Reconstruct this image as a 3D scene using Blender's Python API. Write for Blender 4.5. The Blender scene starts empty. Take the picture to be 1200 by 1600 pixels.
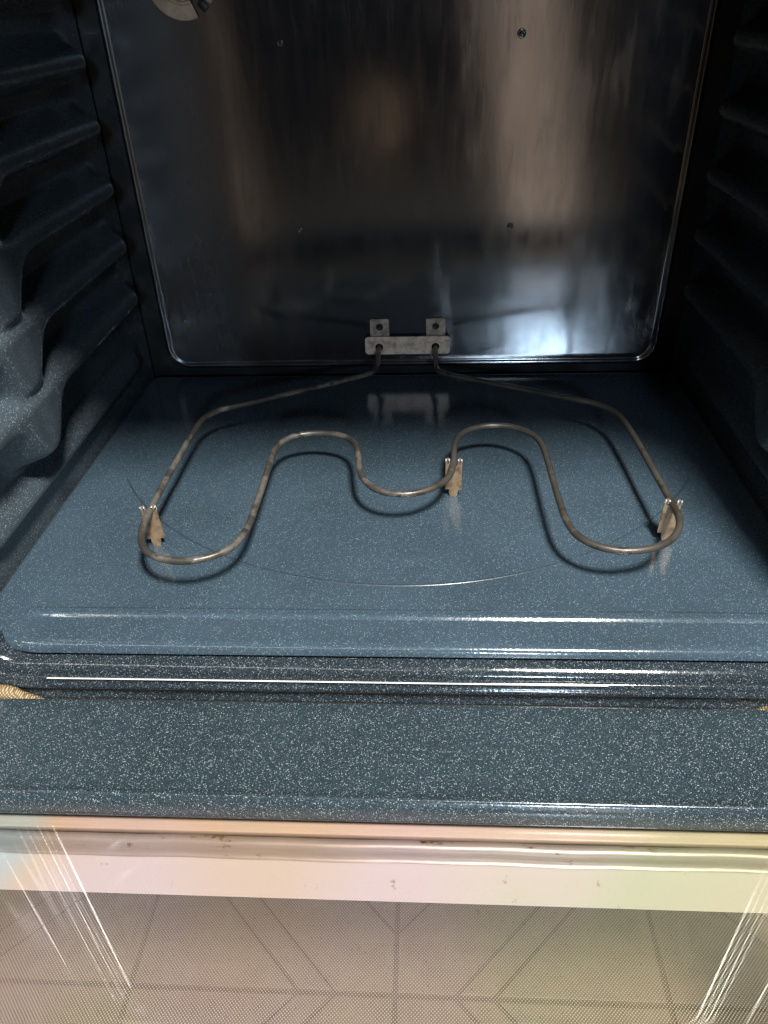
import bpy, bmesh, math, random
from mathutils import Vector, Matrix
from math import radians as R, sin, cos, pi, sqrt

sc = bpy.context.scene
COL = sc.collection
random.seed(4)

# ------------------------------------------------------------------ camera
cam_d = bpy.data.cameras.new('camera')
cam = bpy.data.objects.new('camera', cam_d)
COL.objects.link(cam)
cam_d.sensor_fit = 'VERTICAL'
cam_d.sensor_height = 32.0
cam_d.sensor_width = 24.0
cam_d.lens = 32.0 * 1177.42 / 1600
cam_d.clip_start = 0.01
cam_d.clip_end = 200


def cam_axes(p, yw, r):
    fw = Vector((sin(yw) * cos(p), cos(yw) * cos(p), -sin(p)))
    rt = Vector((cos(yw), -sin(yw), 0))
    up = rt.cross(fw)
    return cos(r) * rt + sin(r) * up, -sin(r) * rt + cos(r) * up, fw


rt, up, fw = cam_axes(0.6020, -0.0713, -0.0396)
m = Matrix((rt, up, -fw)).transposed().to_4x4()
m.translation = Vector((0.0247, -0.7993, 0.3790))
cam.matrix_world = m
sc.camera = cam

# ------------------------------------------------------------------ render + world + lamps
sc.view_settings.view_transform = 'Standard'
sc.view_settings.look = 'None'
sc.view_settings.exposure = 0
sc.view_settings.gamma = 1
cy = sc.cycles
cy.use_denoising = True
cy.max_bounces = 10
cy.diffuse_bounces = 3
cy.glossy_bounces = 6
cy.transmission_bounces = 6
cy.transparent_max_bounces = 24
cy.sample_clamp_indirect = 6
cy.caustics_reflective = False
cy.caustics_refractive = False

w = bpy.data.worlds.new('World')
sc.world = w
w.use_nodes = True
w.node_tree.nodes['Background'].inputs[0].default_value = (1.0, 0.80, 0.64, 1)
w.node_tree.nodes['Background'].inputs[1].default_value = 0.045


def area_lamp(name, loc, target, size, radiance, color, shape='RECTANGLE'):
    d = bpy.data.lights.new(name, 'AREA')
    d.shape = shape
    d.size, d.size_y = size
    a = size[0] * size[1] * (pi / 4 if shape in ('DISK', 'ELLIPSE') else 1)
    d.energy = radiance * a * pi
    d.color = color
    o = bpy.data.objects.new(name, d)
    COL.objects.link(o)
    o.location = loc
    o.rotation_euler = (Vector(target) - Vector(loc)).to_track_quat('-Z', 'Y').to_euler()
    return o


area_lamp('ceiling_lamp', (0.52, -1.45, 2.10), (0, -0.25, 0), (0.34, 0.44), 335, (1.0, 0.97, 0.93), 'ELLIPSE')
area_lamp('window_light', (0.42, -3.0, 0.91), (0.1, 0.0, 0.05), (0.27, 0.20), 150, (0.58, 0.78, 1.0), 'ELLIPSE')
area_lamp('edge_highlight_lamp', (-1.05, -1.6, 2.25), (-0.3, -0.3, 0), (2.3, 0.10), 9.0, (1.0, 0.95, 0.88))  # added, unseen strip: draws line highlights along the left-hand enamel edges
area_lamp('warm_reflection_lamp', (0.345, -2.0, 0.07), (0.15, 0.05, 0.25), (0.18, 0.66), 2.35, (1.0, 0.76, 0.60))  # added lamp in place of an unseen leg mirrored in the back panel
area_lamp('warm_reflection_lamp', (-0.47, -2.0, 0.05), (-0.15, 0.05, 0.27), (0.10, 0.66), 0.62, (1.0, 0.74, 0.54))  # added likewise, for the fainter left streak in the panel
area_lamp('warm_reflection_lamp', (-0.05, -2.0, -0.02), (0.0, 0.05, 0.27), (0.14, 0.16), 0.75, (1.0, 0.66, 0.40), 'ELLIPSE')  # added, for the small warm blob mirrored between the streaks


# ------------------------------------------------------------------ material helpers
def mat(name):
    m = bpy.data.materials.new(name)
    m.use_nodes = True
    nt = m.node_tree
    return m, nt, nt.nodes['Principled BSDF']


def N(nt, typ, **kw):
    n = nt.nodes.new(typ)
    for k, v in kw.items():
        if k.startswith('i_'):
            n.inputs[k[2:].replace('_', ' ')].default_value = v
        else:
            setattr(n, k, v)
    return n


def coords(nt, scale=(1, 1, 1), rot=(0, 0, 0)):
    # world-metre coordinates: every mesh is built in place, so position works for all parts
    g = N(nt, 'ShaderNodeNewGeometry')
    mp = N(nt, 'ShaderNodeMapping')
    mp.inputs['Scale'].default_value = scale
    mp.inputs['Rotation'].default_value = rot
    nt.links.new(g.outputs['Position'], mp.inputs['Vector'])
    return mp.outputs['Vector']


def ramp(nt, src, stops):
    r = N(nt, 'ShaderNodeValToRGB')
    els = r.color_ramp.elements
    while len(els) < len(stops):
        els.new(0.5)
    for e, (p, c) in zip(els, stops):
        e.position = p
        e.color = c if len(c) == 4 else (*c, 1)
    nt.links.new(src, r.inputs['Fac'])
    return r.outputs['Color']


def noise(nt, vec, scale, detail=2, rough=0.5, dist=0.0):
    n = N(nt, 'ShaderNodeTexNoise')
    n.inputs['Scale'].default_value = scale
    n.inputs['Detail'].default_value = detail
    n.inputs['Roughness'].default_value = rough
    n.inputs['Distortion'].default_value = dist
    nt.links.new(vec, n.inputs['Vector'])
    return n.outputs['Fac']


def mix(nt, fac, a, b, typ='MIX'):
    n = N(nt, 'ShaderNodeMix', data_type='RGBA', blend_type=typ)
    for sock, v in ((n.inputs[0], fac), (n.inputs[6], a), (n.inputs[7], b)):
        if isinstance(v, bpy.types.NodeSocket):
            nt.links.new(v, sock)
        elif isinstance(v, (int, float)):
            sock.default_value = v
        else:
            sock.default_value = (*v, 1) if len(v) == 3 else v
    return n.outputs[2]


def math_n(nt, op, a, b=None, c=None):
    n = N(nt, 'ShaderNodeMath', operation=op)
    for s, v in zip(n.inputs, (a, b, c)):
        if v is None:
            continue
        if isinstance(v, bpy.types.NodeSocket):
            nt.links.new(v, s)
        else:
            s.default_value = v
    return n.outputs[0]


def bump(nt, bsdf, h, strength, dist=0.001):
    b = N(nt, 'ShaderNodeBump')
    b.inputs['Strength'].default_value = strength
    b.inputs['Distance'].default_value = dist
    nt.links.new(h, b.inputs['Height'])
    nt.links.new(b.outputs['Normal'], bsdf.inputs['Normal'])
    return b


def speck_mask(nt, vec, scale, size, keep):
    v = N(nt, 'ShaderNodeTexVoronoi', feature='F1')
    v.inputs['Scale'].default_value = scale
    nt.links.new(vec, v.inputs['Vector'])
    sep = N(nt, 'ShaderNodeSeparateColor')
    nt.links.new(v.outputs['Color'], sep.inputs[0])
    # each cell: radius = size * random, some cells have no fleck
    rad = math_n(nt, 'MULTIPLY', math_n(nt, 'SUBTRACT', sep.outputs[0], 1 - keep), size / keep)
    d = math_n(nt, 'SUBTRACT', rad, v.outputs['Distance'])
    return math_n(nt, 'MINIMUM', math_n(nt, 'MAXIMUM', math_n(nt, 'MULTIPLY', d, 9.0), 0.0), 1.0)


def enamel(name, base, fleck, amount, scale, rough, wav=0.0, wscale=(1, 1, 1), coat=0.6, spec=0.5, size=0.42, keep=0.55, fine=0.5, fineb=0.02, crumbs=0.0):
    m, nt, b = mat(name)
    v = coords(nt)
    s1 = math_n(nt, 'MULTIPLY', speck_mask(nt, v, scale, size, keep), amount)
    s2 = math_n(nt, 'MULTIPLY', speck_mask(nt, v, scale * 2.3, size, keep), amount * fine)
    s = math_n(nt, 'MAXIMUM', s1, s2)
    mott = noise(nt, v, 9, 3)
    grain = noise(nt, v, 1100, 2, 0.6)
    gm = ramp(nt, math_n(nt, 'ADD', math_n(nt, 'MULTIPLY', mott, 0.35), math_n(nt, 'MULTIPLY', grain, 0.65)), [(0.34, (0, 0, 0)), (0.66, (1, 1, 1))])
    c0 = mix(nt, gm, [x * 0.70 for x in base], [x * 1.32 for x in base])
    c = mix(nt, s, c0, fleck)
    if crumbs:
        cm = math_n(nt, 'MULTIPLY', speck_mask(nt, v, 75, 0.11, 0.22), crumbs)
        c = mix(nt, cm, c, (0.012, 0.010, 0.008))
        stain = ramp(nt, noise(nt, v, 16, 4, 0.65, 0.6), [(0.56, (0, 0, 0)), (0.74, (0.38, 0.38, 0.38))])
        c = mix(nt, stain, c, (0.045, 0.060, 0.070))
    nt.links.new(c, b.inputs['Base Color'])
    sm = noise(nt, coords(nt, (1, 1, 1)), 24, 4, 0.65)
    rr = ramp(nt, sm, [(0.3, (rough * 0.70,) * 3), (0.55, (rough * 1.0,) * 3), (0.78, (rough * 1.9,) * 3)])
    nt.links.new(rr, b.inputs['Roughness'])
    b.inputs['Specular IOR Level'].default_value = spec
    b.inputs['Coat Weight'].default_value = coat
    b.inputs['Coat Roughness'].default_value = rough * 0.6
    h1 = noise(nt, coords(nt, wscale), 14, 2)
    h2 = noise(nt, v, 420, 2)
    h = math_n(nt, 'ADD', math_n(nt, 'MULTIPLY', h1, wav), math_n(nt, 'MULTIPLY', h2, fineb))
    bp = bump(nt, b, h, 1.0, 0.004)
    nt.links.new(bp.outputs['Normal'], b.inputs['Coat Normal'])
    return m


M = {}
M['pan'] = enamel('blue_grey_enamel', (0.046, 0.075, 0.099), (0.34, 0.43, 0.49), 0.7, 1000, 0.16, 0.04, crumbs=0.9, coat=1.0, keep=0.7, fine=0.7)
M['ring'] = enamel('worn_ring_enamel', (0.032, 0.052, 0.068), (0.2, 0.26, 0.30), 0.4, 900, 0.34, 0.0)
M['door'] = enamel('speckled_door_enamel', (0.023, 0.038, 0.047), (0.62, 0.71, 0.75), 0.72, 1150, 0.19, 0.05, keep=0.7, fine=0.7)
M['frame'] = enamel('speckled_frame_enamel', (0.017, 0.026, 0.033), (0.58, 0.66, 0.70), 0.66, 1200, 0.11, 0.06, keep=0.7, fine=0.7)
M['wall'] = enamel('wall_enamel', (0.050, 0.068, 0.081), (0.52, 0.60, 0.64), 0.7, 1050, 0.28, 0.02, coat=0.25, keep=0.65)


def back_material():
    m, nt, b = mat('wiped_glossy_back_enamel')
    v = coords(nt)
    c = ramp(nt, noise(nt, v, 900, 2), [(0.35, (0.007, 0.0085, 0.011)), (0.7, (0.017, 0.020, 0.025))])
    nt.links.new(c, b.inputs['Base Color'])
    b.inputs['Specular IOR Level'].default_value = 0.85
    # wiping marks run from lower left to upper right
    wipe = noise(nt, coords(nt, (34, 1, 5), (0, R(-38), 0)), 2.2, 5, 0.7, 0.4)
    soft = noise(nt, coords(nt, (1, 1, 0.7)), 11, 3, 0.6)
    rsum = math_n(nt, 'ADD', math_n(nt, 'MULTIPLY', wipe, 0.5), math_n(nt, 'MULTIPLY', soft, 0.5))
    # a dull greasy haze covers the left edge of the sheet
    g = N(nt, 'ShaderNodeNewGeometry')
    sep = N(nt, 'ShaderNodeSeparateXYZ')
    nt.links.new(g.outputs['Position'], sep.inputs[0])
    haze = math_n(nt, 'MINIMUM', math_n(nt, 'MAXIMUM', math_n(nt, 'MULTIPLY_ADD', sep.outputs[0], -4.5, -0.80), 0.0), 0.14)
    rg = ramp(nt, rsum, [(0.36, (0.08,) * 3), (0.54, (0.135,) * 3), (0.66, (0.24,) * 3)])
    nt.links.new(math_n(nt, 'ADD', rg, haze), b.inputs['Roughness'])
    h = math_n(nt, 'ADD', math_n(nt, 'MULTIPLY', noise(nt, coords(nt, (1.0, 0.5, 0.4)), 9, 2), 0.07), math_n(nt, 'MULTIPLY', wipe, 0.006))
    bump(nt, b, h, 1.0, 0.004)
    return m


M['back'] = back_material()
M['rear'] = enamel('dull_rear_enamel', (0.010, 0.011, 0.012), (0.08, 0.08, 0.08), 0.2, 900, 0.42, 0.02, coat=0.0)


def metal(name, c1, c2, c3, metallic, rough, scale=60, stretch=(1, 1, 1), bmp=0.1, thr=(0.38, 0.52, 0.66)):
    m, nt, b = mat(name)
    v = coords(nt, stretch)
    n = noise(nt, v, scale, 5, 0.62)
    c = ramp(nt, n, [(thr[0], c1), (thr[1], c2), (thr[2], c3)])
    nt.links.new(c, b.inputs['Base Color'])
    b.inputs['Metallic'].default_value = metallic
    b.inputs['Roughness'].default_value = rough
    bump(nt, b, noise(nt, v, scale * 6, 3), bmp, 0.0006)
    return m


M['plate'] = metal('dull_steel_plate', (0.50, 0.33, 0.23), (0.80, 0.61, 0.48), (0.88, 0.73, 0.60), 0.1, 0.42, 90)
M['tab'] = metal('stained_steel_tab', (0.26, 0.19, 0.14), (0.44, 0.35, 0.28), (0.56, 0.47, 0.39), 0.2, 0.42, 110)
M['support'] = metal('heat_tinted_steel', (0.16, 0.098, 0.058), (0.33, 0.225, 0.135), (0.37, 0.28, 0.19), 0.35, 0.42, 130)
M['bright'] = metal('bright_cut_steel', (0.7, 0.68, 0.65), (0.85, 0.83, 0.8), (0.9, 0.9, 0.88), 0.6, 0.3, 200)
M['white_edge'] = metal('white_edge_strip', (0.78, 0.78, 0.76), (0.84, 0.84, 0.82), (0.88, 0.88, 0.86), 0.0, 0.25, 200)
M['dark'] = metal('dark_steel', (0.012, 0.011, 0.010), (0.025, 0.022, 0.02), (0.05, 0.045, 0.04), 0.5, 0.45, 200)
M['ceramic'] = metal('beige_ceramic', (0.36, 0.26, 0.17), (0.44, 0.325, 0.22), (0.50, 0.38, 0.27), 0.0, 0.5, 60)
M['stud'] = metal('shiny_stud', (0.10, 0.095, 0.09), (0.16, 0.15, 0.14), (0.2, 0.19, 0.18), 0.9, 0.18, 300, bmp=0.0)
M['casing'] = metal('painted_casing', (0.05, 0.05, 0.052), (0.06, 0.06, 0.062), (0.07, 0.07, 0.07), 0.0, 0.13, 20, bmp=0.02)


def tube_material():
    m, nt, b = mat('oxidised_element_tube')
    v = coords(nt)
    n = noise(nt, v, 38, 4, 0.6)
    # older ash-grey scale patches sit mostly on the left half of the loop
    g = N(nt, 'ShaderNodeNewGeometry')
    sep = N(nt, 'ShaderNodeSeparateXYZ')
    nt.links.new(g.outputs['Position'], sep.inputs[0])
    left = math_n(nt, 'MULTIPLY_ADD', sep.outputs[0], -0.45, -0.025)
    patch = math_n(nt, 'ADD', n, left)
    base = ramp(nt, noise(nt, v, 25, 3), [(0.35, (0.066, 0.060, 0.051)), (0.65, (0.125, 0.112, 0.095))])
    pm = ramp(nt, patch, [(0.52, (0, 0, 0)), (0.60, (1, 1, 1))])
    fl = ramp(nt, noise(nt, v, 300, 3), [(0.3, (0.16, 0.146, 0.127)), (0.7, (0.25, 0.23, 0.20))])
    c = mix(nt, pm, base, fl)
    dm = ramp(nt, noise(nt, v, 75, 2), [(0.63, (0, 0, 0)), (0.66, (1, 1, 1))])
    c = mix(nt, dm, c, (0.07, 0.06, 0.045))
    nt.links.new(c, b.inputs['Base Color'])
    b.inputs['Metallic'].default_value = 0.45
    b.inputs['Roughness'].default_value = 0.36
    bump(nt, b, noise(nt, v, 900, 3), 0.25, 0.0004)
    return m


M['tube'] = tube_material()


def tint_color(nt, strength=1.0):
    # thin-film colours of the heat-reflecting coating: pink, straw, pale green
    n = noise(nt, coords(nt, (1, 0.6, 0.6)), 7.0, 1.5, 0.5, 0.3)
    g = N(nt, 'ShaderNodeNewGeometry')
    sep = N(nt, 'ShaderNodeSeparateXYZ')
    nt.links.new(g.outputs['Position'], sep.inputs[0])
    t = math_n(nt, 'ADD', math_n(nt, 'MULTIPLY', sep.outputs[0], 1.25), math_n(nt, 'MULTIPLY', n, 0.85))
    t = math_n(nt, 'ADD', t, math_n(nt, 'MULTIPLY_ADD', sep.outputs[1], -1.8, -0.97))
    return ramp(nt, t, [(0.04, (0.53, 0.615, 0.65)), (0.18, (0.68, 0.565, 0.475)), (0.42, (0.69, 0.59, 0.60)),
                        (0.56, (0.675, 0.61, 0.555)), (0.68, (0.595, 0.61, 0.455)), (0.92, (0.635, 0.58, 0.425))])


def strip_material(name, k, rust, metallic, rough):
    m, nt, b = mat(name)
    v = coords(nt)
    t = tint_color(nt)
    c = mix(nt, 1.0, t, k, 'MULTIPLY')
    gr = ramp(nt, noise(nt, coords(nt, (6, 120, 60)), 7, 4), [(0.3, (0.8, 0.8, 0.8)), (0.7, (1, 1, 1))])
    c = mix(nt, 0.6, c, mix(nt, 1.0, c, gr, 'MULTIPLY'))
    if rust:
        rm = ramp(nt, noise(nt, coords(nt, (0.55, 1, 1)), 60, 5, 0.7), [(0.60, (0, 0, 0)), (0.66, (1, 1, 1))])
        c = mix(nt, rm, c, ramp(nt, noise(nt, v, 400, 3), [(0.4, (0.09, 0.045, 0.018)), (0.65, (0.36, 0.22, 0.10))]))
    nt.links.new(c, b.inputs['Base Color'])
    b.inputs['Metallic'].default_value = metallic
    b.inputs['Roughness'].default_value = rough
    bump(nt, b, noise(nt, coords(nt, (1, 6, 6)), 120, 3), 0.12, 0.0006)
    return m


M['strip'] = strip_material('plated_strip', (1.0, 0.86, 0.72), False, 0.0, 0.36)
M['lip'] = strip_material('rust_spotted_lip', (0.66, 0.62, 0.58), True, 0.25, 0.36)


def glass_material(name, tint, refl):
    m, nt, b = mat(name)
    nt.nodes.remove(b)
    out = nt.nodes['Material Output']
    tr = N(nt, 'ShaderNodeBsdfTransparent')
    tr.inputs[0].default_value = (0.97, 0.97, 0.96, 1)
    gl = N(nt, 'ShaderNodeBsdfGlossy')
    gl.inputs['Roughness'].default_value = 0.012
    if tint:
        nt.links.new(mix(nt, 0.09, (0.99, 0.985, 0.98), tint_color(nt)), tr.inputs[0])
        c = mix(nt, 0.45, (1, 1, 1), tint_color(nt))
        nt.links.new(c, gl.inputs[0])
    fr = N(nt, 'ShaderNodeFresnel')
    fr.inputs['IOR'].default_value = 1.5
    f0 = math_n(nt, 'ADD', fr.outputs[0], refl)
    # inner faces: the ray is not bent here, so give them the same small loss without total reflection
    gb = N(nt, 'ShaderNodeNewGeometry')
    front = math_n(nt, 'SUBTRACT', 1.0, gb.outputs['Backfacing'])
    f = math_n(nt, 'ADD', math_n(nt, 'MULTIPLY', front, f0), math_n(nt, 'MULTIPLY', gb.outputs['Backfacing'], 0.05))
    mx = N(nt, 'ShaderNodeMixShader')
    nt.links.new(f, mx.inputs[0])
    nt.links.new(tr.outputs[0], mx.inputs[1])
    nt.links.new(gl.outputs[0], mx.inputs[2])
    nt.links.new(mx.outputs[0], out.inputs[0])
    return m


M['glass'] = glass_material('coated_oven_glass', True, 0.08)
M['glass2'] = glass_material('clear_outer_glass', False, 0.0)

FRIT_Y = -0.5716


def frit_material():
    # printed ceramic frit: a solid pale band, then staggered pale dots on clear glass
    m, nt, b = mat('dotted_frit_glass')
    out = nt.nodes['Material Output']
    g = N(nt, 'ShaderNodeNewGeometry')
    sep = N(nt, 'ShaderNodeSeparateXYZ')
    nt.links.new(g.outputs['Position'], sep.inputs[0])
    px, py = 0.00182, 0.00182
    cx = math_n(nt, 'COSINE', math_n(nt, 'MULTIPLY', sep.outputs[0], 2 * pi / px))
    cyy = math_n(nt, 'COSINE', math_n(nt, 'MULTIPLY', sep.outputs[1], 2 * pi / py))
    prod = math_n(nt, 'MULTIPLY', cx, cyy)
    dots = math_n(nt, 'MULTIPLY', math_n(nt, 'SUBTRACT', prod, 0.27), 6.0)
    dots = math_n(nt, 'MINIMUM', math_n(nt, 'MAXIMUM', dots, 0.0), 1.0)
    band = math_n(nt, 'GREATER_THAN', sep.outputs[1], FRIT_Y)
    frit = math_n(nt, 'MAXIMUM', dots, band)
    dirt = ramp(nt, noise(nt, coords(nt, (1, 0.7, 1)), 130, 4, 0.7), [(0.665, (1, 1, 1)), (0.72, (0.66, 0.55, 0.45))])
    c = mix(nt, 1.0, tint_color(nt), dirt, 'MULTIPLY')
    nt.links.new(c, b.inputs['Base Color'])
    b.inputs['Roughness'].default_value = 0.35
    tr = N(nt, 'ShaderNodeBsdfTransparent')
    tr.inputs[0].default_value = (0.95, 0.93, 0.90, 1)
    mx = N(nt, 'ShaderNodeMixShader')
    nt.links.new(frit, mx.inputs[0])
    nt.links.new(tr.outputs[0], mx.inputs[1])
    nt.links.new(b.outputs[0], mx.inputs[2])
    nt.links.new(mx.outputs[0], out.inputs[0])
    return m


M['frit'] = frit_material()


def gasket_material():
    m, nt, b = mat('braided_gasket')
    v = coords(nt, (1, 1, 1), (0, R(38), 0))
    wv = N(nt, 'ShaderNodeTexWave', wave_type='BANDS', bands_direction='X')
    wv.inputs['Scale'].default_value = 190
    wv.inputs['Distortion'].default_value = 1.0
    nt.links.new(v, wv.inputs['Vector'])
    wv2 = N(nt, 'ShaderNodeTexWave', wave_type='BANDS', bands_direction='Z')
    wv2.inputs['Scale'].default_value = 210
    wv2.inputs['Distortion'].default_value = 1.0
    nt.links.new(v, wv2.inputs['Vector'])
    h = math_n(nt, 'MULTIPLY', wv.outputs['Fac'], wv2.outputs['Fac'])
    c = ramp(nt, h, [(0.02, (0.16, 0.10, 0.045)), (0.35, (0.55, 0.40, 0.19)), (0.8, (0.76, 0.62, 0.38))])
    nt.links.new(c, b.inputs['Base Color'])
    b.inputs['Roughness'].default_value = 0.6
    bump(nt, b, h, 0.8, 0.001)
    return m


M['gasket'] = gasket_material()


def vinyl(name, k):
    m, nt, b = mat(name)
    v = coords(nt)
    c = ramp(nt, noise(nt, v, 30, 5, 0.7), [(0.3, [x * k for x in (0.43, 0.345, 0.25)]), (0.7, [x * k for x in (0.53, 0.435, 0.325)])])
    d = ramp(nt, noise(nt, v, 420, 2), [(0.66, (0, 0, 0)), (0.72, (1, 1, 1))])
    c = mix(nt, d, c, (0.20, 0.13, 0.08))
    nt.links.new(c, b.inputs['Base Color'])
    b.inputs['Roughness'].default_value = 0.45
    return m


M['tile'] = vinyl('tan_floor_tile', 1.1)
M['grout'] = vinyl('brown_joint', 0.76)


# ------------------------------------------------------------------ mesh helpers
def link(name, me, material, parent=None, smooth=True):
    if material:
        me.materials.append(material)
    if smooth:
        for p in me.polygons:
            p.use_smooth = True
    o = bpy.data.objects.new(name, me)
    COL.objects.link(o)
    if parent:
        o.parent = parent
    return o


def mesh_obj(name, verts, faces, material, parent=None, smooth=True, auto=None, recalc=True):
    me = bpy.data.meshes.new(name)
    me.from_pydata([tuple(v) for v in verts], [], faces)
    if recalc:
        bm = bmesh.new()
        bm.from_mesh(me)
        bmesh.ops.recalc_face_normals(bm, faces=bm.faces)
        bm.to_mesh(me)
        bm.free()
    o = link(name, me, material, parent, smooth)
    if auto:
        me.set_sharp_from_angle(angle=R(auto))
    return o


def empty(name, loc, label, cat):
    o = bpy.data.objects.new(name, None)
    COL.objects.link(o)
    o.location = loc
    o.empty_display_size = 0.05
    o['label'] = label
    o['category'] = cat
    return o


def at_root(o, root):
    # parts are modelled in world metres; keep them there under a root that is not at the origin
    o.parent = root
    o.matrix_parent_inverse = Matrix.Translation(-Vector(root['base']))
    return o


def box(name, lo, hi, material, parent=None, bevel=0.0, seg=2):
    bm = bmesh.new()
    bmesh.ops.create_cube(bm, size=1)
    for v in bm.verts:
        v.co = Vector([(lo[i] + hi[i]) / 2 + v.co[i] * (hi[i] - lo[i]) for i in range(3)])
    if bevel:
        bmesh.ops.bevel(bm, geom=bm.edges[:], offset=bevel, segments=seg, profile=0.5, affect='EDGES')
    me = bpy.data.meshes.new(name)
    bm.to_mesh(me)
    bm.free()
    o = link(name, me, material, parent, True)
    me.set_sharp_from_angle(angle=R(40))
    return o


def rrect(a0, a1, b0, b1, r, n=8):
    """rounded rectangle loop with outward normals, counter-clockwise: ((a, b), (na, nb))"""
    out = []
    for (ca, cb, s) in ((a1 - r, b1 - r, 0), (a0 + r, b1 - r, 1), (a0 + r, b0 + r, 2), (a1 - r, b0 + r, 3)):
        for i in range(n + 1):
            t = pi / 2 * (s + i / n)
            out.append(((ca + r * cos(t), cb + r * sin(t)), (cos(t), sin(t))))
    return out


def loop_sweep(loop, profile, place):
    """sweep profile [(offset, height)] round a loop; place(a, b, h) -> xyz"""
    n = len(loop)
    verts, faces = [], []
    for (d, h) in profile:
        for (p, nn) in loop:
            verts.append(place(p[0] + nn[0] * d, p[1] + nn[1] * d, h))
    for k in range(len(profile) - 1):
        for i in range(n):
            j = (i + 1) % n
            faces.append((k * n + i, k * n + j, (k + 1) * n + j, (k + 1) * n + i))
    return verts, faces


def catmull(pts, sub=6):
    out = []
    for i in range(len(pts) - 1):
        p0 = pts[max(i - 1, 0)]
        p1, p2 = pts[i], pts[i + 1]
        p3 = pts[min(i + 2, len(pts) - 1)]
        for k in range(sub):
            t = k / sub
            out.append(0.5 * ((2 * p1) + (p2 - p0) * t + (2 * p0 - 5 * p1 + 4 * p2 - p3) * t * t + (3 * p1 - p0 - 3 * p2 + p3) * t ** 3))
    out.append(pts[-1])
    return out


def tube(path, rad, seg=16, cap=True):
    verts, faces = [], []
    ref = Vector((0, 0, 1))
    n = len(path)
    for i, p in enumerate(path):
        t = (path[min(i + 1, n - 1)] - path[max(i - 1, 0)]).normalized()
        side = t.cross(ref)
        if side.length < 1e-4:
            side = t.cross(Vector((0, 1, 0)))
        side.normalize()
        u = side.cross(t)
        r = rad(i / (n - 1)) if callable(rad) else rad
        for k in range(seg):
            a = 2 * pi * k / seg
            verts.append(p + side * (r * cos(a)) + u * (r * sin(a)))
    for i in range(n - 1):
        for k in range(seg):
            j = (k + 1) % seg
            faces.append((i * seg + k, i * seg + j, (i + 1) * seg + j, (i + 1) * seg + k))
    if cap:
        faces.append(tuple(range(seg)))
        faces.append(tuple((n - 1) * seg + k for k in range(seg)))
    return verts, faces


def lathe(profile, place, seg=40, a0=0, a1=2 * pi):
    """revolve [(radius, height)]; place(u, v, h)"""
    full = abs(a1 - a0 - 2 * pi) < 1e-6
    cols = seg if full else seg + 1
    verts, faces = [], []
    for (r, h) in profile:
        for k in range(cols):
            a = a0 + (a1 - a0) * k / seg
            verts.append(place(r * cos(a), r * sin(a), h))
    for i in range(len(profile) - 1):
        for k in range(seg):
            j = (k + 1) % cols
            faces.append((i * cols + k, i * cols + j, (i + 1) * cols + j, (i + 1) * cols + k))
    return verts, faces


def sstep(a, b, x):
    t = min(max((x - a) / (b - a), 0.0), 1.0)
    return t * t * (3 - 2 * t)


# ------------------------------------------------------------------ kitchen floor (seen through the door window)
FLOOR_Z = -0.40
kf = mesh_obj('kitchen_floor', [(-30, -30, FLOOR_Z - 0.003), (30, -30, FLOOR_Z - 0.003), (30, 30, FLOOR_Z - 0.003), (-30, 30, FLOOR_Z - 0.003)],
              [(0, 1, 2, 3)], M['grout'], None, False)
kf['kind'] = 'structure'


def clip_poly(poly, a, b, c):
    """keep the side a*x + b*y <= c"""
    out = []
    for i in range(len(poly)):
        p, q = poly[i], poly[(i + 1) % len(poly)]
        dp, dq = a * p[0] + b * p[1] - c, a * q[0] + b * q[1] - c
        if dp <= 0:
            out.append(p)
        if dp * dq < 0:
            t = dp / (dp - dq)
            out.append((p[0] + (q[0] - p[0]) * t, p[1] + (q[1] - p[1]) * t))
    return out


def tile_mesh():
    S, g = 0.255, 0.0026
    sq = [(g, g), (S - g, g), (S - g, S - g), (g, S - g)]
    cuts = [-9, -0.092, -0.056, 0.056, 0.092, 9]
    verts, faces = [], []
    for k in range(5):
        # band between u - v = cuts[k] and cuts[k+1]
        p = clip_poly(sq, 1, -1, cuts[k + 1] - g)
        p = clip_poly(p, -1, 1, -(cuts[k] + g)) if p else p
        if len(p) < 3:
            continue
        base = len(verts)
        n = len(p)
        for z in (-0.003, -0.0004):
            verts += [(x, y, z) for x, y in p]
        cxm, cym = sum(x for x, y in p) / n, sum(y for x, y in p) / n
        verts += [(cxm + (x - cxm) * 0.985, cym + (y - cym) * 0.985, 0.0) for x, y in p]
        for r in range(2):
            for i in range(n):
                j = (i + 1) % n
                faces.append((base + r * n + i, base + r * n + j, base + (r + 1) * n + j, base + (r + 1) * n + i))
        faces.append(tuple(base + 2 * n + i for i in range(n)))
    me = bpy.data.meshes.new('floor_tile')
    me.from_pydata(verts, [], faces)
    me.materials.append(M['tile'])
    return me


tme = tile_mesh()
TC = (-0.0064, -0.4727)
for ix in range(-3, 3):
    for iy in range(-4, 3):
        o = bpy.data.objects.new('floor_tile', tme)
        COL.objects.link(o)
        o.parent = kf
        # corner stars alternate, so neighbours are mirror images of each other
        fx = ix % 2 == 0
        fy = iy % 2 == 0
        sx, sy = (1 if fx else -1), (1 if fy else -1)
        o.location = (TC[0] + (ix if fx else ix + 1) * 0.255, TC[1] + (iy if fy else iy + 1) * 0.255, FLOOR_Z)
        o.scale = (sx, sy, 1)

# ------------------------------------------------------------------ oven
oven = empty('oven', (0, -0.2, -0.06), 'dark blue-grey enamelled oven cavity with its glass door hanging open', 'oven')
oven['base'] = (0, -0.2, -0.06)
H = 0.480            # cavity height
XW = 0.318           # cavity half width


def part(o):
    return at_root(o, oven)


def sub(o, p):
    o.parent = p
    o.matrix_parent_inverse = p.matrix_parent_inverse.copy() if False else Matrix.Identity(4)
    return o


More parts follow.
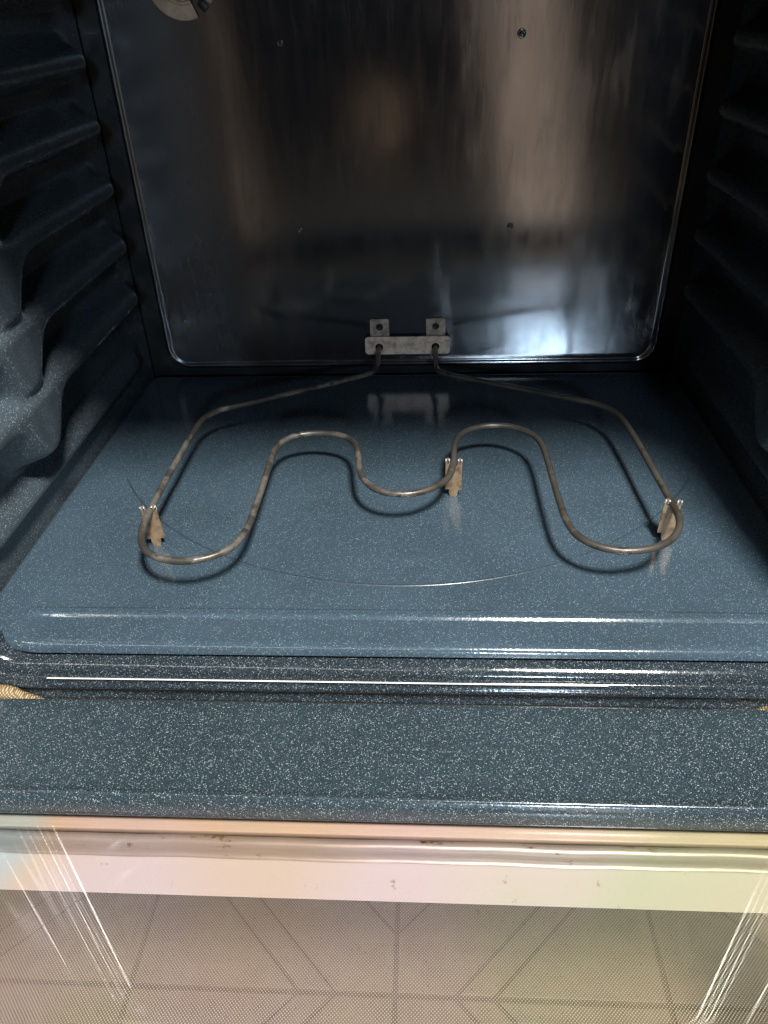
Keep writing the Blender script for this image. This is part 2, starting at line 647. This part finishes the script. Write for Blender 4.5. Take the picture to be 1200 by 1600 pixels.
# --- side walls: embossed rack guides, each guide its own pressed strip
LEDGE = [0.392, 0.336, 0.281, 0.225, 0.169, 0.113]
CREST = 0.028


def tongue(y):
    return 0.038 * sstep(-0.200, -0.248, y) * (1 - sstep(-0.272, -0.312, y))


def guide_w(y, z, zl, last):
    """how far the pressed guide stands proud of the wall"""
    t = 0.012 + (0 if last else tongue(y))
    if last:
        t = 0.006
    endf = sstep(0.020, 0.000, y) * sstep(-0.372, -0.345, y)
    top = 0.026
    d = z - zl
    if d >= 0:
        prof = 1 - sstep(0.004, top, d)
    elif d > -t + 0.008:
        prof = 1.0
    else:
        prof = 1 - sstep(-t + 0.008, -t - 0.003, d)
    extra = 0.002 * (tongue(y) / 0.037) * (1 if d < 0.004 else 1 - sstep(0.004, top, d))
    return ((0.011 if last else CREST + extra)) * prof * endf


import numpy as np
YS = [-0.412 + 0.003 * i for i in range(158)]
ZS = [-0.012 + 0.0015 * i for i in range(329)]
GUIDES = [(z, False) for z in LEDGE] + [(0.031, True)]


def blur(a, sig, axis):
    n = int(3 * sig) + 1
    k = np.exp(-0.5 * (np.arange(-n, n + 1) / sig) ** 2)
    k /= k.sum()
    pad = [(0, 0), (0, 0)]
    pad[axis] = (n, n)
    p = np.pad(a, pad, mode='edge')
    out = np.zeros_like(a)
    for i, kk in enumerate(k):
        out += kk * (p[i:i + a.shape[0], :] if axis == 0 else p[:, i:i + a.shape[1]])
    return out


FIELD = np.array([[max(guide_w(y, z, g[0], g[1]) for g in GUIDES) for y in YS] for z in ZS])
FIELD = blur(blur(FIELD, 1.7, 0), 2.6, 1)


def side_wall(s):
    wall = part(mesh_obj('side_wall', [(s * (XW + 0.002), -0.412, -0.03), (s * (XW + 0.002), 0.065, -0.03),
                                      (s * (XW + 0.002), 0.065, H + 0.01), (s * (XW + 0.002), -0.412, H + 0.01)],
                         [(0, 1, 2, 3)], M['wall'], None, False))
    # cut the pressed sheet into one strip per rack guide
    cuts = [len(ZS) - 1] + [min(range(len(ZS)), key=lambda q: abs(ZS[q] - (g[0] - 0.030))) for g in GUIDES[:-1]] + [0]
    for k in range(len(GUIDES)):
        hi, lo = cuts[k], cuts[k + 1]
        verts, faces = [], []
        for i in range(lo, hi + 1):
            for j, y in enumerate(YS):
                verts.append((s * (XW - FIELD[i, j]), y, ZS[i]))
        c = len(YS)
        for i in range(hi - lo):
            for j in range(c - 1):
                faces.append((i * c + j, i * c + j + 1, (i + 1) * c + j + 1, (i + 1) * c + j))
        sub(mesh_obj('rack_guide', verts, faces, M['wall'], None, True), wall)
    return wall


side_wall(-1)
side_wall(1)

# cavity floor under the pan, ceiling
part(box('cavity_floor', (-XW, -0.40, -0.034), (XW, 0.075, -0.016), M['rear']))
part(box('cavity_ceiling', (-XW, -0.412, H), (XW, 0.075, H + 0.008), M['rear']))
part(box('rear_wall', (-XW, 0.0625, -0.016), (XW, 0.075, H), M['rear']))

# --- back panel: flat sheet with a raised rounded rim
BP = rrect(-0.288, 0.288, 0.012, H - 0.004, 0.022, 8)


def back_place(a, b, h):
    return (a, 0.053 - h, b)


prof = [(0.0065, -0.0095), (0.0062, -0.004), (0.0055, -0.001), (0.0042, 0.0012), (0.0025, 0.0022), (0.0008, 0.0020),
        (-0.0008, 0.0011), (-0.0022, 0.0003), (-0.004, 0.0)]
v, f = loop_sweep(BP, prof, back_place)
n = len(BP)
f.append(tuple((len(prof) - 1) * n + i for i in range(n)))
back = part(mesh_obj('back_panel', v, f, M['back'], None, True, 50))
for (x, z, r) in ((-0.1186, 0.3431, 0.0030), (0.1128, 0.3438, 0.0042), (-0.1161, 0.1684, 0.0030), (0.1128, 0.1677, 0.0033)):
    v, f = lathe([(r * 1.05, -0.0003), (r, 0.0009), (r * 0.82, 0.0017), (r * 0.66, 0.0012), (r * 0.58, 0.0003), (r * 0.5, 0.0004), (r * 0.4, 0.0014), (r * 0.2, 0.0018), (0.0001, 0.0019)],
                 lambda u, w_, h, x=x, z=z: (x + u, 0.053 - h, z + w_), 20)
    sub(mesh_obj('rivet', v, f, M['stud'], None, True), back)

# --- oven lamp socket, upper left of the back panel
LX, LZ = -0.2070, 0.3972
pl = lambda u, w_, h: (LX + u, 0.053 - h, LZ + w_)
ring_prof = [(0.0335, 0.0), (0.0335, 0.0025), (0.0328, 0.0034), (0.0215, 0.0034), (0.0205, 0.0044), (0.0185, 0.0046), (0.0178, 0.0030), (0.0172, -0.001)]
v, f = lathe(ring_prof, pl, 60, R(-38), R(292))
sock = part(mesh_obj('lamp_socket', v, f, M['ceramic'], None, True, 35))
v, f = lathe([(0.0172, 0.0010), (0.0140, 0.0014), (0.0132, 0.0026), (0.0112, 0.0030), (0.0104, 0.0012), (0.0001, 0.0010)], pl, 40)
sub(mesh_obj('socket_cup', v, f, M['plate'], None, True, 35), sock)
# dark clip in the ring's gap
cl = box('socket_clip', (-0.004, -0.003, -0.0035), (0.0055, 0.0, 0.0035), M['dark'], None, 0.0012)
ca = R(-53 - 0)
cl.matrix_world = Matrix.Translation((LX + 0.0275 * cos(R(-50)), 0.053, LZ + 0.0275 * sin(R(-50)))) @ Matrix.Rotation(R(50), 4, 'Y')
bm = bmesh.new()
bm.from_mesh(cl.data)
bmesh.ops.transform(bm, matrix=cl.matrix_world, verts=bm.verts)
bm.to_mesh(cl.data)
bm.free()
cl.matrix_world = Matrix.Identity(4)
sub(cl, sock)

# --- cavity mouth and front frame
MOUTH = rrect(-0.298, 0.298, -0.010, H - 0.012, 0.034, 10)
fp = lambda a, b, h: (a, h, b)
prof = [(0.022, -0.394), (0.006, -0.400), (0.0018, -0.4045), (0.0005, -0.4095), (0.0, -0.4140), (0.0003, -0.4182), (0.0012, -0.4220), (0.0032, -0.4258), (0.0062, -0.4284),
        (0.0100, -0.4300), (0.0150, -0.4308), (0.030, -0.4312)]
v, f = loop_sweep(MOUTH, prof, fp)
part(mesh_obj('mouth_flange', v, f, M['frame'], None, True))
prof = [(0.0046, -0.4325), (0.0040, -0.4345), (0.0042, -0.4357), (0.0050, -0.4366), (0.0066, -0.4370), (0.0082, -0.4371), (0.0090, -0.4378), (0.0101, -0.4387), (0.0115, -0.4391), (0.0129, -0.4387), (0.0140, -0.4378), (0.0148, -0.4371), (0.0195, -0.4371), (0.0203, -0.4378), (0.0214, -0.4387), (0.0228, -0.4391), (0.0242, -0.4387), (0.0253, -0.4378), (0.0261, -0.4371), (0.033, -0.4371), (0.0400, -0.4371),
        (0.0414, -0.4366), (0.0418, -0.435), (0.0418, -0.430), (0.0418, -0.412)]
v, f = loop_sweep(MOUTH, prof, fp)
part(mesh_obj('front_frame', v, f, M['frame'], None, True))

tr = box('edge_strip', (-0.246, -0.43815, -0.0140), (0.147, -0.4370, -0.01335), M['white_edge'], None, 0.0003)  # thin white strip along the frame's bottom edge
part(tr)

# --- outer casing
part(box('casing_side', (-0.378, -0.4430, -0.075), (-0.3465, 0.11, 0.60), M['casing'], None, 0.007, 5))
part(box('casing_side', (0.3465, -0.4430, -0.075), (0.378, 0.11, 0.60), M['casing'], None, 0.007, 5))
part(box('casing_top', (-0.3460, -0.4300, H + 0.036), (0.3460, 0.11, 0.60), M['casing'], None, 0.003))
part(box('casing_back', (-0.3460, 0.085, -0.070), (0.3460, 0.108, H + 0.034), M['casing'], None, 0.002))
part(box('casing_base', (-0.3460, -0.4100, -0.073), (0.3460, 0.083, -0.056), M['casing'], None, 0.002))

# --- gasket rope round the mouth; its two ends dip behind the door at the bottom corners
for s, xe in ((-1, 0.2530), (1, 0.2490)):
    pts = [Vector((s * 0.331, y, z)) for y, z in ((-0.424, 0.44), (-0.424, 0.16), (-0.426, 0.06), (-0.432, 0.025))]
    pts += [Vector((s * 0.323, -0.4456, 0.000)), Vector((s * 0.308, -0.4456, -0.0135)), Vector((s * 0.288, -0.4456, -0.0188)),
            Vector((s * 0.272, -0.4456, -0.0215)), Vector((s * (xe + 0.012), -0.4456, -0.0268)), Vector((s * xe, -0.4456, -0.0335)),
            Vector((s * (xe - 0.004), -0.4456, -0.040))]
    v, f = tube(catmull(pts, 6), 0.0056, 14)
    part(mesh_obj('door_gasket', v, f, M['gasket'], None, True))

# --- door, hanging open
OX0, OX1, OY0, OY1 = -0.310, 0.310, -0.800, -0.5323
WIN = rrect(OX0, OX1, OY0, OY1, 0.012, 6)
dp = lambda a, b, h: (a, b, h)
prof = [(0.0004, -0.0324), (0.0, -0.0300), (0.0006, -0.0262), (0.0014, -0.0228), (0.0021, -0.0208), (0.0029, -0.0195), (0.0037, -0.0184), (0.0046, -0.0170),
        (0.0056, -0.0164), (0.0068, -0.0166), (0.0085, -0.0174), (0.0105, -0.01785), (0.0125, -0.0180), (0.020, -0.0180), (0.045, -0.0180), (0.070, -0.0180),
        (0.0785, -0.0180), (0.0798, -0.0184), (0.0804, -0.0192), (0.0806, -0.0206), (0.0806, -0.030), (0.0806, -0.072), (0.0790, -0.074), (0.020, -0.074)]
v, f = loop_sweep(WIN, prof, dp)
door = part(mesh_obj('oven_door', v, f, M['door'], None, True))
pane = box('glass_pane', (OX0 - 0.012, OY0 - 0.012, -0.0370), (OX1 + 0.012, OY1 + 0.006, -0.0338), M['glass'])
sub(pane, door)
st = box('retaining_strip', (OX0 - 0.010, -0.5356, -0.0450), (OX1 + 0.010, -0.515, -0.0405), M['strip'], None, 0.0008)
sub(st, door)
# rolled metal lip in front of the strip
lp = [(-0.5366, -0.0475), (-0.5368, -0.0435), (-0.5376, -0.0415), (-0.5392, -0.0402), (-0.5410, -0.0400), (-0.5430, -0.0408), (-0.5446, -0.0424), (-0.5456, -0.0445), (-0.5462, -0.0466), (-0.549, -0.0474)]
verts, faces = [], []
xs = [OX0 - 0.010 + (OX1 - OX0 + 0.02) * i / 60 for i in range(61)]
for x in xs:
    j1 = 0.00025 * sin(x * 41) + 0.0002 * sin(x * 97 + 1)
    for (y, z) in lp:
        verts.append((x, y + j1, z))
c = len(lp)
for i in range(60):
    for j in range(c - 1):
        faces.append((i * c + j, i * c + j + 1, (i + 1) * c + j + 1, (i + 1) * c + j))
sub(mesh_obj('rolled_lip', verts, faces, M['lip'], None, True), door)
fg = mesh_obj('frit_pane', [(OX0 - 0.012, OY0 - 0.012, -0.0480), (OX1 + 0.012, OY0 - 0.012, -0.0480), (OX1 + 0.012, -0.520, -0.0480), (OX0 - 0.012, -0.520, -0.0480)],
              [(0, 1, 2, 3)], M['frit'], None, False)
sub(fg, door)
og = box('outer_glass', (OX0 - 0.012, OY0 - 0.012, -0.0720), (OX1 + 0.012, OY1 + 0.012, -0.0690), M['glass2'])
sub(og, door)

# ------------------------------------------------------------------ floor pan
pan = empty('oven_floor_pan', (0, -0.18, -0.012), 'blue-grey speckled enamel pan lying flat on the oven bottom', 'oven pan')
pan['base'] = (0, -0.18, -0.012)
_front = rrect(-0.3165, 0.3165, -0.4195, 0.048, 0.058, 14)
_rear = rrect(-0.3165, 0.3165, -0.4195, 0.048, 0.010, 14)
PAN = _rear[:30] + _front[30:]
prof = [(-0.0035, -0.0078), (-0.0010, -0.0076), (0.0, -0.0068), (-0.0004, -0.0048), (-0.0018, -0.0022), (-0.0038, -0.0008), (-0.0062, -0.0001), (-0.009, 0.0)]
v, f = loop_sweep(PAN, prof, dp)
n = len(PAN)
f.append(tuple((len(prof) - 1) * n + i for i in range(n)))
sheet = at_root(mesh_obj('pan_sheet', v, f, M['pan'], None, True, 60), pan)
BEAD = rrect(-0.281, 0.281, -0.3880, -0.3785, 0.00474, 10)
prof = [(0.0016, -0.0003), (0.0006, 0.0003), (-0.0006, 0.0012), (-0.0016, 0.0019), (-0.0028, 0.0021), (-0.0038, 0.0020)]
v, f = loop_sweep(BEAD, prof, dp)
n = len(BEAD)
f.append(tuple((len(prof) - 1) * n + i for i in range(n)))
at_root(mesh_obj('pressed_bead', v, f, M['pan'], None, True), pan)
v, f = lathe([(0.3104, -0.0002), (0.3109, 0.0003), (0.3116, 0.0005), (0.3123, 0.0003), (0.3128, -0.0002)], lambda u, w_, h: (0.0 + u * 0.985, -0.0380 + w_, h), 120, R(210), R(330))
at_root(mesh_obj('pressed_ring', v, f, M['ring'], None, True), pan)

# ------------------------------------------------------------------ bake element
HE = 0.0355
EP = [(-0.0335, -0.0180), (-0.0362, -0.0275), (-0.0430, -0.0345), (-0.0560, -0.0432), (-0.1039, -0.0706), (-0.1537, -0.0987), (-0.1800, -0.1135), (-0.1900, -0.1210), (-0.1998, -0.1392), (-0.2027, -0.1734), (-0.2034, -0.2121),
      (-0.2041, -0.2538), (-0.2036, -0.3038), (-0.2016, -0.3260), (-0.1973, -0.3412), (-0.1886, -0.3542), (-0.1747, -0.3627), (-0.1553, -0.3654), (-0.1365, -0.3590),
      (-0.1238, -0.3457), (-0.1178, -0.3231), (-0.1170, -0.2850), (-0.1170, -0.2510), (-0.1172, -0.2150), (-0.1152, -0.1927), (-0.1058, -0.1762), (-0.0866, -0.1683),
      (-0.0640, -0.1705), (-0.0490, -0.1800), (-0.0410, -0.1968), (-0.0373, -0.2222), (-0.0331, -0.2450), (-0.0242, -0.2620), (-0.0112, -0.2715), (0.0049, -0.2744),
      (0.0205, -0.2700), (0.0345, -0.2590), (0.0433, -0.2442), (0.0470, -0.2227), (0.0485, -0.1953), (0.0535, -0.1758), (0.0640, -0.1624), (0.0838, -0.1549),
      (0.1036, -0.1577), (0.1190, -0.1693), (0.1268, -0.1853), (0.1294, -0.2099), (0.1300, -0.2446), (0.1308, -0.2859), (0.1329, -0.3155), (0.1385, -0.3330),
      (0.1502, -0.3450), (0.1679, -0.3508), (0.1878, -0.3482), (0.2037, -0.3392), (0.2139, -0.3261), (0.2192, -0.3109), (0.2199, -0.2960), (0.2185, -0.2670),
      (0.2166, -0.2281), (0.2145, -0.1850), (0.2105, -0.1430), (0.2025, -0.1220), (0.1900, -0.1090), (0.1790, -0.1028), (0.1556, -0.0912), (0.1164, -0.0722), (0.0763, -0.0525),
      (0.0530, -0.0408), (0.0425, -0.0340), (0.0362, -0.0275), (0.0337, -0.0180)]
el = empty('bake_element', (0, -0.2, 0.0), 'tan-grey looped tubular heating element standing above the oven floor', 'heating element')
el['base'] = (0, -0.2, 0.0)
pts = [Vector((-0.0335, 0.0600, 0.0345)), Vector((-0.0335, 0.0440, 0.0345)), Vector((-0.0332, 0.0150, 0.0349)), Vector((-0.0330, -0.0040, 0.0352))]
pts += [Vector((x, y, HE)) for x, y in EP]
pts += [Vector((0.0340, -0.0040, 0.0352)), Vector((0.0332, 0.0150, 0.0349)), Vector((0.0330, 0.0440, 0.0345)), Vector((0.0330, 0.0600, 0.0345))]
path = catmull(pts, 6)
v, f = tube(path, 0.00285, 16)
at_root(mesh_obj('heating_tube', v, f, M['tube'], None, True), el)

# mounting plate with two screw tabs, standing off the back panel
plate_loop = rrect(-0.0500, 0.0500, 0.0255, 0.0470, 0.0040, 5)
prof = [(0.0, -0.0430), (0.0, -0.0446), (-0.0004, -0.0450)]


def yplace(a, b, h):
    return (a, -h, b)


def holed_plate(name, loop, holes, y_front, thick, material, parent):
    """flat plate in xz with round holes, front face at y_front"""
    bm = bmesh.new()
    outer = [bm.verts.new((p[0], y_front, p[1])) for p, _ in loop]
    edges = [bm.edges.new((outer[i], outer[(i + 1) % len(outer)])) for i in range(len(outer))]
    for (hx, hz, hr) in holes:
        hv = [bm.verts.new((hx + hr * cos(2 * pi * k / 20), y_front, hz + hr * sin(2 * pi * k / 20))) for k in range(20)]
        edges += [bm.edges.new((hv[i], hv[(i + 1) % 20])) for i in range(20)]
    bmesh.ops.triangle_fill(bm, use_beauty=True, use_dissolve=False, edges=edges)
    r = bmesh.ops.extrude_face_region(bm, geom=bm.faces[:])
    for g in r['geom']:
        if isinstance(g, bmesh.types.BMVert):
            g.co.y += thick
    bmesh.ops.recalc_face_normals(bm, faces=bm.faces)
    me = bpy.data.meshes.new(name)
    bm.to_mesh(me)
    bm.free()
    return at_root(link(name, me, material, None, False), parent)


mp = holed_plate('mounting_plate', plate_loop, [(-0.0335, 0.0345, 0.0046), (0.0330, 0.0345, 0.0046)], 0.0448, 0.0016, M['plate'], el)
for xc in (-0.0326, 0.0332):
    holed_plate('screw_tab', rrect(xc - 0.0112, xc + 0.0112, 0.0440, 0.0665, 0.0022, 4), [(xc, 0.0572, 0.0042)], 0.0506, 0.0014, M['tab'], el)
    v, f = lathe([(0.0060, 0.0), (0.0060, -0.0002), (0.0056, 0.0006), (0.0040, 0.0012), (0.0020, 0.0009), (0.0014, 0.0002), (0.0001, 0.0001)],
                 lambda u, w_, h, xc=xc: (xc + u * 0.72, 0.0506 - h, 0.0572 + w_ * 0.72), 20)
    at_root(mesh_obj('screw', v, f, M['dark'], None, True), el)
    # pressed pips beside each tube hole
for xc in (-0.0335, 0.0330):
    for dx in (-0.0085, 0.0085):
        v, f = lathe([(0.0022, 0.0), (0.0019, 0.0006), (0.0011, 0.0010), (0.0001, 0.0011)],
                     lambda u, w_, h, xc=xc, dx=dx: (xc + dx + u, 0.0448 - h, 0.0408 + w_), 14)
        at_root(mesh_obj('pip', v, f, M['plate'], None, True), el)


def support(loc, ang, tilt, taper):
    """sheet-metal clip: chamfered foot, shouldered body, slotted top whose prongs close on the tube"""
    w2, wt = 0.0074, 0.0074 * taper
    right = [(0.0026, 0.0), (0.0036, 0.0022), (0.0040, 0.0042), (0.0040, 0.0074), (w2, 0.0074), (w2, 0.0110), (wt, 0.0330), (wt, 0.0352),
             (wt - 0.0008, 0.0395), (wt - 0.0024, 0.0404), (wt - 0.0034, 0.0385), (0.0036, 0.0372), (0.0034, 0.0335), (0.0022, 0.0315), (0.0, 0.0309)]
    out = right + [(-x, z) for x, z in reversed(right[:-1])]
    bm = bmesh.new()
    vs = [bm.verts.new((x, -0.0006, z)) for x, z in out]
    es = [bm.edges.new((vs[i], vs[(i + 1) % len(vs)])) for i in range(len(vs))]
    bmesh.ops.triangle_fill(bm, use_beauty=True, edges=es)
    r = bmesh.ops.extrude_face_region(bm, geom=bm.faces[:])
    for g in r['geom']:
        if isinstance(g, bmesh.types.BMVert):
            g.co.y += 0.0012
    bmesh.ops.recalc_face_normals(bm, faces=bm.faces)
    T = Matrix.Translation(loc) @ Matrix.Rotation(ang, 4, 'Z') @ Matrix.Rotation(tilt, 4, 'X')
    bmesh.ops.transform(bm, matrix=T, verts=bm.verts)
    me = bpy.data.meshes.new('support')
    bm.to_mesh(me)
    bm.free()
    s = at_root(link('support', me, M['support'], None, False), el)
    # curled bright tips
    for sx in (-1, 1):
        for q in (wt - 0.0002, wt - 0.0030):
            pp = [Vector((sx * q, 0.0002, 0.0352)), Vector((sx * q, -0.0006, 0.0385)), Vector((sx * q, -0.0022, 0.0400)), Vector((sx * (q - 0.0004), -0.0034, 0.0392))]
            v, f = tube(catmull(pp, 3), 0.00065, 8)
            o = mesh_obj('prong_tip', [T @ p for p in v], f, M['bright'], None, True)
            sub(o, s)


support((0.0473, -0.2234, 0.0), R(-4), R(0), 0.98)
support((-0.2046, -0.2990, 0.0), R(8), R(-2), 0.86)
support((0.2197, -0.2900, 0.0), R(-8), R(-2), 0.86)
